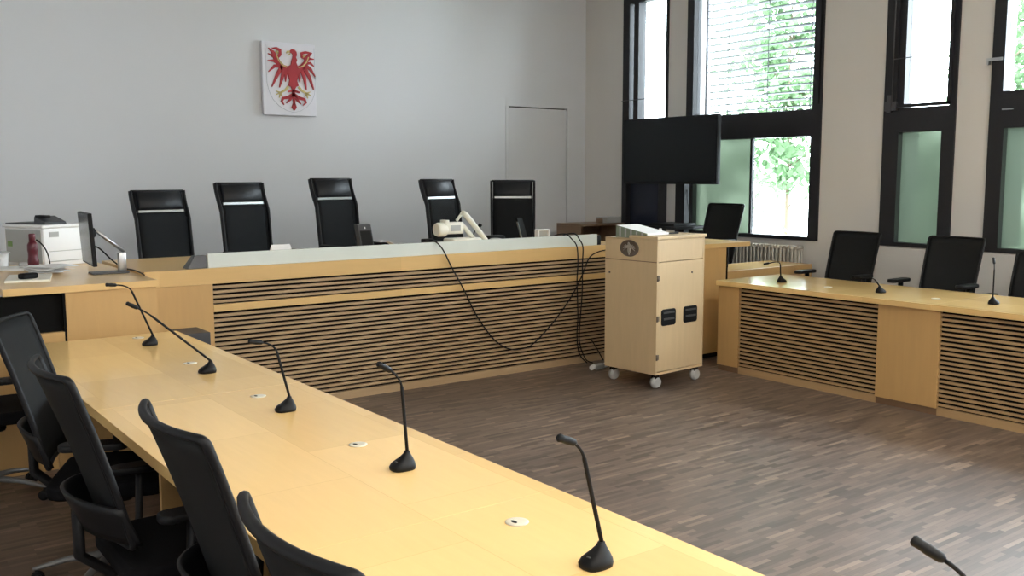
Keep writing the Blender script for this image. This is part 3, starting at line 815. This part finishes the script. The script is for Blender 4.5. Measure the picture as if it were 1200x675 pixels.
# body, neck, head
body = [(300, 262), (322, 248), (326, 222), (334, 200), (338, 180), (330, 168), (318, 165), (316, 152), (330, 141), (350, 143), (363, 158), (366, 180), (358, 195), (366, 212), (360, 232), (368, 255),
        (380, 275), (372, 320), (362, 360), (372, 395), (355, 400), (348, 415), (322, 415), (318, 400), (300, 395), (310, 355), (300, 320), (296, 285)]
eg.prism([pl(*p) for p in body], 0, .012, pm)
left = [([(300, 285), (262, 268), (235, 235), (218, 200), (200, 165), (172, 140)], [26, 22, 20, 20, 12, 3]),
        ([(232, 200), (250, 180), (250, 152), (225, 140), (195, 140)], [12, 12, 12, 10, 3]),
        ([(232, 225), (205, 195), (168, 178)], [14, 12, 3]), ([(240, 245), (205, 225), (166, 226)], [14, 12, 3]),
        ([(245, 260), (210, 262), (168, 303)], [16, 14, 3]), ([(262, 262), (228, 320), (188, 405)], [20, 16, 4]),
        ([(278, 275), (258, 345), (240, 408)], [18, 14, 4]), ([(292, 290), (284, 335), (283, 368)], [14, 10, 3])]
right = [([(372, 280), (402, 262), (425, 230), (435, 200), (450, 175), (472, 160)], [26, 22, 18, 18, 12, 3]),
         ([(425, 200), (402, 188), (400, 166), (425, 158), (472, 160)], [12, 12, 12, 10, 3]),
         ([(425, 215), (455, 200), (486, 203)], [14, 12, 3]), ([(428, 235), (458, 230), (484, 252)], [14, 12, 3]),
         ([(425, 248), (460, 275), (492, 326)], [16, 13, 3]), ([(415, 262), (450, 330), (478, 416)], [20, 15, 4]),
         ([(395, 275), (415, 340), (426, 418)], [18, 15, 4]), ([(378, 290), (380, 335), (382, 368)], [14, 10, 3])]
for i_, (p_, w_) in enumerate(left + right): feather(eg, p_, [q * (.72 if len(p_) == 3 else .85) for q in w_], .010 + .0006 * (i_ % 5))
# tail
for p_, w_ in (([(335, 400), (335, 450), (337, 500), (338, 530)], [12, 10, 8, 7]), ([(337, 515), (337, 545), (338, 566)], [8, 18, 2]),
               ([(335, 450), (300, 475), (262, 482), (252, 505), (268, 528)], [8, 11, 9, 7, 2]), ([(335, 450), (372, 478), (412, 488), (420, 510), (400, 530)], [8, 11, 9, 7, 2]),
               ([(332, 455), (310, 492), (285, 515)], [7, 8, 3]), ([(338, 455), (360, 492), (385, 520)], [7, 8, 3]), ([(298, 435), (335, 428), (378, 440)], [5, 9, 5])):
    feather(eg, p_, w_, .011)
eg.build('eagle', 'red', t)
gd = MB()
for p_, w_ in (([(222, 180), (238, 222), (262, 252), (292, 268)], [3, 4, 4, 3]), ([(446, 190), (432, 225), (408, 252), (372, 268)], [3, 4, 4, 3]),
               ([(316, 158), (300, 160), (294, 170)], [6, 6, 2]), ([(318, 172), (304, 184)], [4, 2])): feather(gd, p_, w_, .0145)
for cx_, cy_ in ((230, 168), (414, 186)):
    gd.prism([pl(cx_ + r_ * math.sin(2 * PI * k / 10), cy_ - r_ * math.cos(2 * PI * k / 10)) for k, r_ in enumerate([13, 5] * 5)], 0, .0150, pm)
for sx, kx in ((-1, 300), (1, 372)):
    tx = kx + sx * 55
    feather(gd, [(kx, 400), (kx + sx * 20, 425), (tx, 445)], [8, 7, 6], .009)
    for dx, dy in ((28, -12), (30, 14), (8, 34), (-14, 26)): feather(gd, [(tx, 445), (tx + sx * dx, 445 + dy)], [6, 2], .009)
gd.build('gold_details', 'gold', t)

# ------------------------------------------------------------------ clerk desk things
ZD = 1.0455
t = thing('printer', (1.245, 7.07, ZD), R(25), 'white office printer on the clerk desk at the left', 'printer')
MB().rbox(0, .34, 0, .42, .0, .262, .012, 3).build('body', 'white', t)
MB().rbox(-.012, .352, -.012, .432, .2625, .285, .014, 3).build('lid', 'white', t)
MB().box(-.003, 0, .02, .40, .02, .25).build('side_panel', 'greyprint', t)  # grey on the side away from the windows: its shade put into colour
MB().box(.04, .32, -.004, 0, .03, .036).box(.04, .32, -.004, 0, .10, .104).box(.05, .12, -.003, 0, .20, .235).build('tray_slot', 'greyprint', t)
MB().box(-.0045, -.003, .33, .38, .13, .165).build('green_mark', 'green', t)
t = thing('telephone', (1.32, 7.17, ZD + .2865), R(20), 'dark grey telephone on top of the printer', 'telephone')
MB().add([(-.08, -.06, 0), (.08, -.06, 0), (.08, .08, 0), (-.08, .08, 0), (-.075, -.055, .018), (.075, -.055, .018), (.075, .075, .055), (-.075, .075, .055)],
         [(3, 2, 1, 0), (4, 5, 6, 7), (0, 1, 5, 4), (1, 2, 6, 5), (2, 3, 7, 6), (3, 0, 4, 7)]).build('base', 'darkbox', t, .004)
MB().rbox(-.075, -.025, -.05, .075, .045, .062, .012, 3).build('handset', 'black', t)
o = MB().box(-.13, .08, -.12, .12, 0, .006).build('document_folder', 'darkbox', None, .001, (1.25, 7.41, ZD + .2865), R(25)); tag(o, 'flat dark folder on the printer behind the telephone', 'folder')
t = thing('drinking_bottle', (1.155, 6.93, ZD), 0, 'burgundy red drinking bottle in front of the printer', 'bottle')
MB().lathe([(.030, 0), (.034, .004), (.035, .06), (.031, .085), (.031, .11), (.034, .13), (.033, .165), (.022, .185), (.018, .190)], 24).build('body', 'bottle', t)
MB().lathe([(.019, .190), (.021, .192), (.021, .232), (.017, .238)], 20).build('cap', 'bottle', t)
t = thing('desk_microphone', (1.245, 6.88, ZD), 0, 'thin black gooseneck microphone among the clutter on the clerk desk', 'microphone')
MB().rbox(-.03, .03, -.03, .03, 0, .02, .012, 3).build('foot', 'darkbox', t)
MB().tube(bez((0, 0, .02), (.0, 0, .10), (-.02, 0, .15), (-.062, 0, .19)), .0045, 8).build('gooseneck', 'black', t)
MB().tube([(-.062, 0, .19), (-.075, 0, .198)], [.007, .006], 8).build('capsule', 'black', t)
t = thing('monitor', (1.36, 6.27, ZD), 0, 'thin computer monitor seen edge-on, held by a silver arm on the clerk desk', 'monitor')
sm = Tm(-.005, .01, .232) @ Rz(R(-95)) @ Rx(R(3))
MB().box(-.23, .23, -.012, .012, -.16, .16, sm).build('casing', 'blackpl', t, .003)
MB().box(-.222, .222, -.0135, -.012, -.15, .153, sm).build('screen', 'screenblue', t)
MB().lathe([(.03, 0), (.03, .03), (.02, .035)], 14, Tm(.0085, .01, .265) @ Ry(R(90))).build('tilt_joint', 'black', t)
MB().tube([(.045, .02, .278), (.225, .085, .135)], .011, 8, flat=(1.2, 1)).build('support_arm', 'alu', t)
MB().rbox(.185, .235, .06, .10, .012, .130, .008, 2).build('arm_post', 'alu', t)
MB().box(.02, .24, .02, .15, 0, .012).build('base_plate', 'greymet', t, .003)
o = MB().rbox(-.055, .055, -.032, .032, 0, .032, .028, 5).build('computer_mouse', 'black', None, 0, (1.0, 6.20, ZD + .012), R(20)); tag(o, 'black computer mouse on the front left of the clerk desk', 'mouse')
o = MB().box(-.12, .12, -.20, .20, 0, .012).build('notepad', 'cream', None, .001, (1.02, 6.29, ZD), R(-12)); tag(o, 'cream notepad under the black mouse on the clerk desk', 'notepad')
t = thing('paper_stack', (1.03, 7.03, ZD), R(-20), 'white paper sheets fanned at the left edge of the clerk desk', 'papers')
for k in range(3): MB().box(-.15, .10, -.11, .15, .004 * k, .004 * k + .003, Rz(R(7 * k))).build('sheet', 'paper', t)
t = thing('paper_pile', (1.20, 6.66, ZD), R(10), 'crumpled white papers in front of the monitor on the clerk desk', 'papers')
for k in range(4):
    MB().surf(lambda a, b_, k=k: (Vector((-.12 + .2 * a, -.16 + .3 * b_, .004 + .010 * k + .008 * math.sin(5 * a + k) * math.sin(4 * b_ + 2 * k) + .008)), Vector((0, 0, 1))), 6, 6, .002, Rz(R(15 * k - 20))).build('sheet', 'paper', t)
o = MB().tube(bez((1.43, 6.52, 1.21), (1.50, 6.54, 1.22), (1.52, 6.50, 1.10), (1.63, 6.46, 1.056)) + bez((1.63, 6.46, 1.056), (1.66, 6.40, 1.056), (1.63, 6.15, 1.056), (1.61, 6.0, 1.056))[1:], .005, 6).build('monitor_cable', 'black')
tag(o, 'black cable from the back of the clerk monitor down to the desk top', 'cable')
t = thing('pen_holder', (1.015, 7.20, ZD), 0, 'pale cup at the far left edge of the clerk desk', 'cup')
MB().lathe([(.03, 0), (.034, .002), (.036, .10), (.033, .10), (.031, .006)], 18).build('cup', 'white', t)
MB().lathe([(.045, .10), (.047, .104), (.02, .112)], 18).build('lid', 'castor', t)
o = MB().rbox(-.025, .025, -.02, .02, 0, .045, .012, 3).build('small_jar', 'label', None, 0, (1.105, 7.02, ZD)); tag(o, 'tiny pinkish grey jar left of the burgundy bottle', 'jar')
o = MB().box(1.855, 2.02, 6.05, 6.32, 0, .655).build('loudspeaker_box', 'darkbox', None, .006); tag(o, 'dark grey upright box on the floor between the left table and the judges bench', 'box')

# ------------------------------------------------------------------ things on the judges' bench
ZJ = 1.0385
t = thing('name_sign', (2.90, 6.95, ZJ), R(0), 'white folded sign on the judges bench in front of the second chair', 'sign')
MB().add([(-.10, -.05, 0), (.08, -.05, 0), (.08, .05, 0), (-.10, .05, 0), (-.085, 0, .095), (.065, 0, .095)], [(0, 1, 5, 4), (2, 3, 4, 5), (1, 2, 5), (3, 0, 4), (3, 2, 1, 0)]).build('card', 'paper', t)
t = thing('desktop_speaker', (3.655, 7.0, ZJ), R(-12), 'small black upright speaker on the judges bench beside the middle chair', 'speaker')
lean = Matrix(((1, 0, -.13, 0), (0, 1, .1, 0), (0, 0, 1, 0), (0, 0, 0, 1)))
MB().box(-.056, .056, -.06, .06, 0, .225, lean).build('case', 'darkbox', t, .006)
MB().box(-.046, .046, -.064, -.0605, .012, .175, lean).build('grille', 'black', t)
MB().box(-.006, .006, -.0645, -.0605, .19, .205, lean).build('logo_mark', 'alu', t)
# document camera
t = thing('document_camera', (4.60, 6.86, ZJ), 0, 'cream document camera with folded arms on the judges bench', 'document camera')
MB().rbox(-.24, .06, -.08, .09, 0, .085, .02, 3).build('base', 'cream', t)
MB().rbox(.02, .20, -.05, .07, 0, .055, .02, 3).build('arm_foot', 'cream', t)
MB().tube([(-.095, .0, .30), (-.06, .0, .285), (.11, .0, .10), (.16, .0, .035)], [.030, .030, .028, .032], 10, flat=(1, .8)).build('upper_arm', 'cream', t)
MB().tube([(-.12, -.01, .21), (-.07, -.01, .165), (.03, -.01, .06)], [.018, .020, .022], 8).build('lower_arm', 'cream', t)
MB().tube([(-.14, .02, .235), (-.08, .02, .30)], .013, 8).build('link', 'cream', t)
hd = MB().rbox(-.30, -.11, -.055, .045, .125, .225, .018, 3).build('camera_head', 'cream', t)
MB().lathe([(.052, -.05), (.060, -.03), (.060, .03), (.045, .055)], 18, Tm(-.315, -.005, .165) @ Ry(R(90)) @ Rx(0)).build('lens_housing', 'cream', t)
MB().box(-.25, -.15, -.058, -.0552, .15, .20).build('display_label', 'castor', hd)
MB().rbox(-.30, -.255, -.05, .04, .22, .245, .01, 2).build('knob', 'cream', hd)
t = thing('desk_stapler', (4.06, 6.95, ZJ), R(3), 'flat black device lying on the judges bench left of the document camera', 'device')
MB().rbox(-.14, .14, -.03, .03, 0, .055, .012, 2).build('body', 'black', t)
MB().rbox(.10, .20, -.03, .03, .0, .085, .012, 2).build('raised_end', 'black', t)
o = MB().rbox(-.07, .07, -.05, .05, 0, .05, .02, 3).build('telephone', 'black', None, .0, (3.10, 7.0, ZJ), 0); tag(o, 'low black telephone on the judges bench right of the white sign', 'telephone')
o = MB().rbox(-.09, .09, -.05, .05, 0, .05, .02, 3).build('conference_phone', 'black', None, .0, (3.32, 7.0, ZJ), R(5)); tag(o, 'flat black device on the judges bench in front of the middle chair', 'device')
def jmic(x, y, hx, hz, lab):
    t = thing('judge_microphone', (x, y, ZJ), 0, lab, 'microphone')
    MB().rbox(-.05, .05, -.04, .04, 0, .03, .02, 3).build('foot', 'black', t)
    MB().tube(bez((0, 0, .02), (0, 0, hz * .6), (hx * .3, 0, hz * .8), (hx * .7, 0, hz * .85)), .006, 8).build('gooseneck', 'black', t)
    MB().tube([(hx * .7, 0, hz * .85), (hx, 0, hz)], [.014, .018], 10).build('capsule', 'black', t)
jmic(4.72, 7.02, .085, .185, 'black microphone head right of the document camera on the judges bench')
t = thing('leaning_tablet', (5.26, 6.95, ZJ), R(8), 'narrow black tablet standing tilted in front of the rightmost judge chair', 'tablet')
ln = Matrix(((1, 0, -.28, 0), (0, 1, .1, 0), (0, 0, 1, 0), (0, 0, 0, 1)))
MB().box(-.035, .035, -.008, .008, 0, .235, ln).build('body', 'black', t, .003)
MB().box(-.040, -.035, -.009, .009, 0, .20, ln).build('metal_edge', 'alu', t)
MB().box(-.06, .08, -.04, .06, 0, .008).build('foot', 'black', t)
t = thing('card_holder', (5.40, 6.88, ZJ), 0, 'small square white stand at the right end of the judges bench', 'stand')
MB().box(-.07, .07, -.02, .03, .115, .128).box(-.07, -.052, -.02, .03, 0, .115).box(.052, .07, -.02, .03, 0, .115).build('frame', 'paper', t, .002)
MB().box(-.052, .052, 0, .01, 0, .115).build('insert', 'castor', t)
o = MB().tube(bez((4.86, 7.0, 1.10), (4.92, 7.0, 1.16), (5.02, 7.02, 1.12), (5.12, 7.0, 1.10)), .014, 6).build('cable_coil', 'castor'); tag(o, 'pale loose cable loop in front of the rightmost judge chair', 'cable')
o.location.z = -.045
o = MB().rbox(-.10, .10, -.06, .06, 0, .075, .03, 4).build('desk_phone', 'black', None, 0, (5.02, 7.12, ZJ)); tag(o, 'low black phone beside the pale cable loop on the judges bench', 'telephone')
o = MB().surf(lambda a, b_: (Vector((-.06 + .14 * a, -.05 + .1 * b_, .002 + .085 * math.sin(PI * (.15 + .5 * (1 - a))))), Vector((.3, 0, 1))), 8, 2, .003).build('paper_sheet', 'paper', None, 0, (3.80, 6.95, ZJ)); tag(o, 'curled white paper right of the small black speaker on the judges bench', 'paper')

# hanging cables
def cable(pts, lab, r=.0055):
    P_ = [Vector(p) for p in pts]; out = []
    n_ = len(P_)
    for i in range(n_ - 1):
        p0, p1, p2, p3 = P_[max(i - 1, 0)], P_[i], P_[i + 1], P_[min(i + 2, n_ - 1)]
        for k in range(5):
            q = k / 5
            out.append(.5 * ((2 * p1) + (p2 - p0) * q + (2 * p0 - 5 * p1 + 4 * p2 - p3) * q * q + (3 * p1 - p0 - 3 * p2 + p3) * q ** 3))
    out.append(P_[-1])
    o = MB().tube(out, r, 6).build('cable', 'black'); return tag(o, lab, 'cable')
cY = 6.320; cZ = 6.298
cable([(3.90, 6.62, 1.052), (3.90, 6.50, 1.13), (3.905, 6.372, 1.152), (3.95, 6.335, 1.11), (3.99, cY, 1.04), (4.04, cY, .947), (4.16, cY, .748), (4.28, cY, .53), (4.45, cY, .317), (4.60, cY, .221), (4.746, cY, .206), (4.873, cY, .243), (5.077, cY, .40),
       (5.267, cY, .592), (5.392, cY, .77), (5.479, cY, .931), (5.57, cY - .02, .985), (5.68, cY - .03, 1.0)], 'long black cable hanging in a deep curve across the slatted judges bench')
cable([(5.20, 6.62, 1.052), (5.23, 6.50, 1.13), (5.25, 6.372, 1.152), (5.29, 6.332, 1.11), (5.322, cZ, 1.04), (5.333, cZ, .886), (5.324, cZ, .738), (5.336, cZ, .436), (5.327, cZ, .248), (5.358, cZ, .092), (5.42, cZ - .03, .012)],
      'left one of two black cables hanging straight down the judges bench beside the wheeled cabinet')
cable([(5.30, 6.62, 1.052), (5.33, 6.50, 1.13), (5.35, 6.372, 1.152), (5.38, 6.332, 1.10), (5.39, cZ, 1.03), (5.376, cZ - .01, .884), (5.374, cZ - .01, .621), (5.352, cZ - .012, .40), (5.345, cZ - .012, .208), (5.40, cZ - .03, .05), (5.46, cZ - .06, .012)],
      'right one of two black cables hanging straight down the judges bench beside the wheeled cabinet')
cable([(5.49, cZ, .21), (5.53, cZ - .02, .14), (5.55, cZ - .10, .03)], 'short black cable going down to the white plug on the floor', .005)
t = thing('power_plugs', (5.36, 6.05, 0), R(10), 'white plugs and socket block on the floor beside the wheeled cabinet', 'plug')
MB().rbox(-.05, .06, -.025, .025, 0, .045, .01, 3).build('socket_block', 'castor', t)
MB().lathe([(.02, 0), (.022, .01), (.022, .04), (.012, .055)], 14, Tm(.085, 0, .022) @ Ry(R(90))).build('plug', 'white', t)
MB().lathe([(.02, 0), (.022, .01), (.022, .04), (.012, .055)], 14, Tm(-.10, -.0, .022) @ Ry(R(80))).build('plug', 'white', t)

# ------------------------------------------------------------------ outdoors
struct('ground_outside', box(XW + .36, 60, -40, 50, -.9, -.8), 'lawn')
def tree(x, y, h, r0, nleaf, label, z0=.4, sx=1., name='tree'):
    t = thing(name, (x, y, -.8), 0, label, 'tree' if name == 'tree' else 'shrub')
    tr = MB()
    tr.tube([(0, 0, 0), (.04, .03, h * .35), (-.03, .02, h * .7), (0, 0, h * .95)], [.05, .04, .03, .01], 8)
    for k in range(9):
        a = k * 2.4; z = h * (.3 + .06 * k); rr = r0 * .75
        tr.tube([(0, 0, z), (rr * .5 * math.cos(a), rr * .5 * math.sin(a), z + .25), (rr * math.cos(a), rr * math.sin(a), z + .35)], [.02, .012, .005], 6)
    tr.build('trunk', 'bark', t)
    lf = MB(); cl = []
    for k in range(46):
        a = random.uniform(0, 2 * PI); z = random.uniform(z0, h); rr = r0 * math.sqrt(random.random()) * (1 - .35 * (z / h))
        cl.append((rr * math.cos(a), rr * math.sin(a), z, random.uniform(.25, .5)))
    for i in range(nleaf):
        c = random.choice(cl); v = Vector((random.gauss(0, 1), random.gauss(0, 1), random.gauss(0, .8))) * c[3] * .6
        p = Vector(c[:3]) + v; s_ = random.uniform(.07, .16)
        mt = Tm(*p) @ Matrix.Rotation(random.uniform(0, 6.3), 4, 'Z') @ Matrix.Rotation(random.uniform(-1.2, 1.2), 4, 'X')
        lf.add([(-s_ * .5, 0, 0), (0, -s_ * .15, -s_ * .1), (s_ * .6, 0, .0), (0, s_ * .9, .02), (0, -s_, .02)], [(0, 1, 4), (1, 2, 4), (0, 3, 1), (1, 3, 2)], False, mt)
    lf.build('foliage', 'leaf', t)
    return t
tree(14.2, 10.95, 6.2, 1.15, 2600, 'light green leafy tree seen through the right half of the widest window', 2.2)
tree(19.5, 9.75, 6.5, 1.1, 3000, 'light green tree seen at the right edge of the narrow upper window', .8)
tree(12.4, 7.2, 2.9, .8, 1500, 'green shrub standing behind the narrow frosted pane', .2, name='shrub')
tree(12.6, 4.9, 2.9, .8, 1500, 'green shrub standing behind the frosted pane at the right edge', .2, name='shrub')
tree(11.4, 10.25, 2.7, .8, 1500, 'green shrub standing behind the frosted pane beside the television', .2, name='shrub')

# ------------------------------------------------------------------ light
wd = bpy.data.worlds.new('world'); SC.world = wd; wd.use_nodes = True
bg = wd.node_tree.nodes['Background']; bg.inputs[0].default_value = (.88, .95, 1.06, 1); bg.inputs[1].default_value = 9.0
for (a, b_) in WIN:
    l = bpy.data.lights.new('portal', 'AREA'); l.shape = 'RECTANGLE'; l.size = b_ - a; l.size_y = ZT - ZS
    l.cycles.is_portal = True
    o = bpy.data.objects.new('window_portal', l); COL.objects.link(o)
    o.location = (XW + .38, (a + b_) / 2, (ZS + ZT) / 2); o.rotation_euler = (0, R(90), 0)
    o.rotation_euler = Vector((-1, 0, 0)).to_track_quat('-Z', 'Y').to_euler()
    l.size, l.size_y = b_ - a, ZT - ZS

# ------------------------------------------------------------------ camera (calibrated from the vanishing points)
f, yaw, pitch, roll = 1113.52, .633062, .116981, -.0027733
cd = bpy.data.cameras.new('camera'); cam = bpy.data.objects.new('camera', cd); COL.objects.link(cam); SC.camera = cam
fw = Vector((math.sin(yaw) * math.cos(pitch), math.cos(yaw) * math.cos(pitch), -math.sin(pitch)))
rt = Vector((math.cos(yaw), -math.sin(yaw), 0)); up = rt.cross(fw)
r2 = rt * math.cos(roll) + up * math.sin(roll); u2 = -rt * math.sin(roll) + up * math.cos(roll)
mt = Matrix((r2, u2, -fw)).transposed().to_4x4(); mt.translation = (0, 0, 1.65)
cam.matrix_world = mt
cd.sensor_width = 36; cd.lens = f / 1200 * 36; cd.clip_end = 200
SC.view_settings.view_transform = 'Standard'; SC.view_settings.look = 'None'
SC.view_settings.gamma = 1; SC.view_settings.use_curve_mapping = False
SC.view_settings.exposure = 1.42
SC.cycles.use_denoising = True
SC.cycles.max_bounces = 10; SC.cycles.diffuse_bounces = 6; SC.cycles.transparent_max_bounces = 12
SC.cycles.sample_clamp_indirect = 8
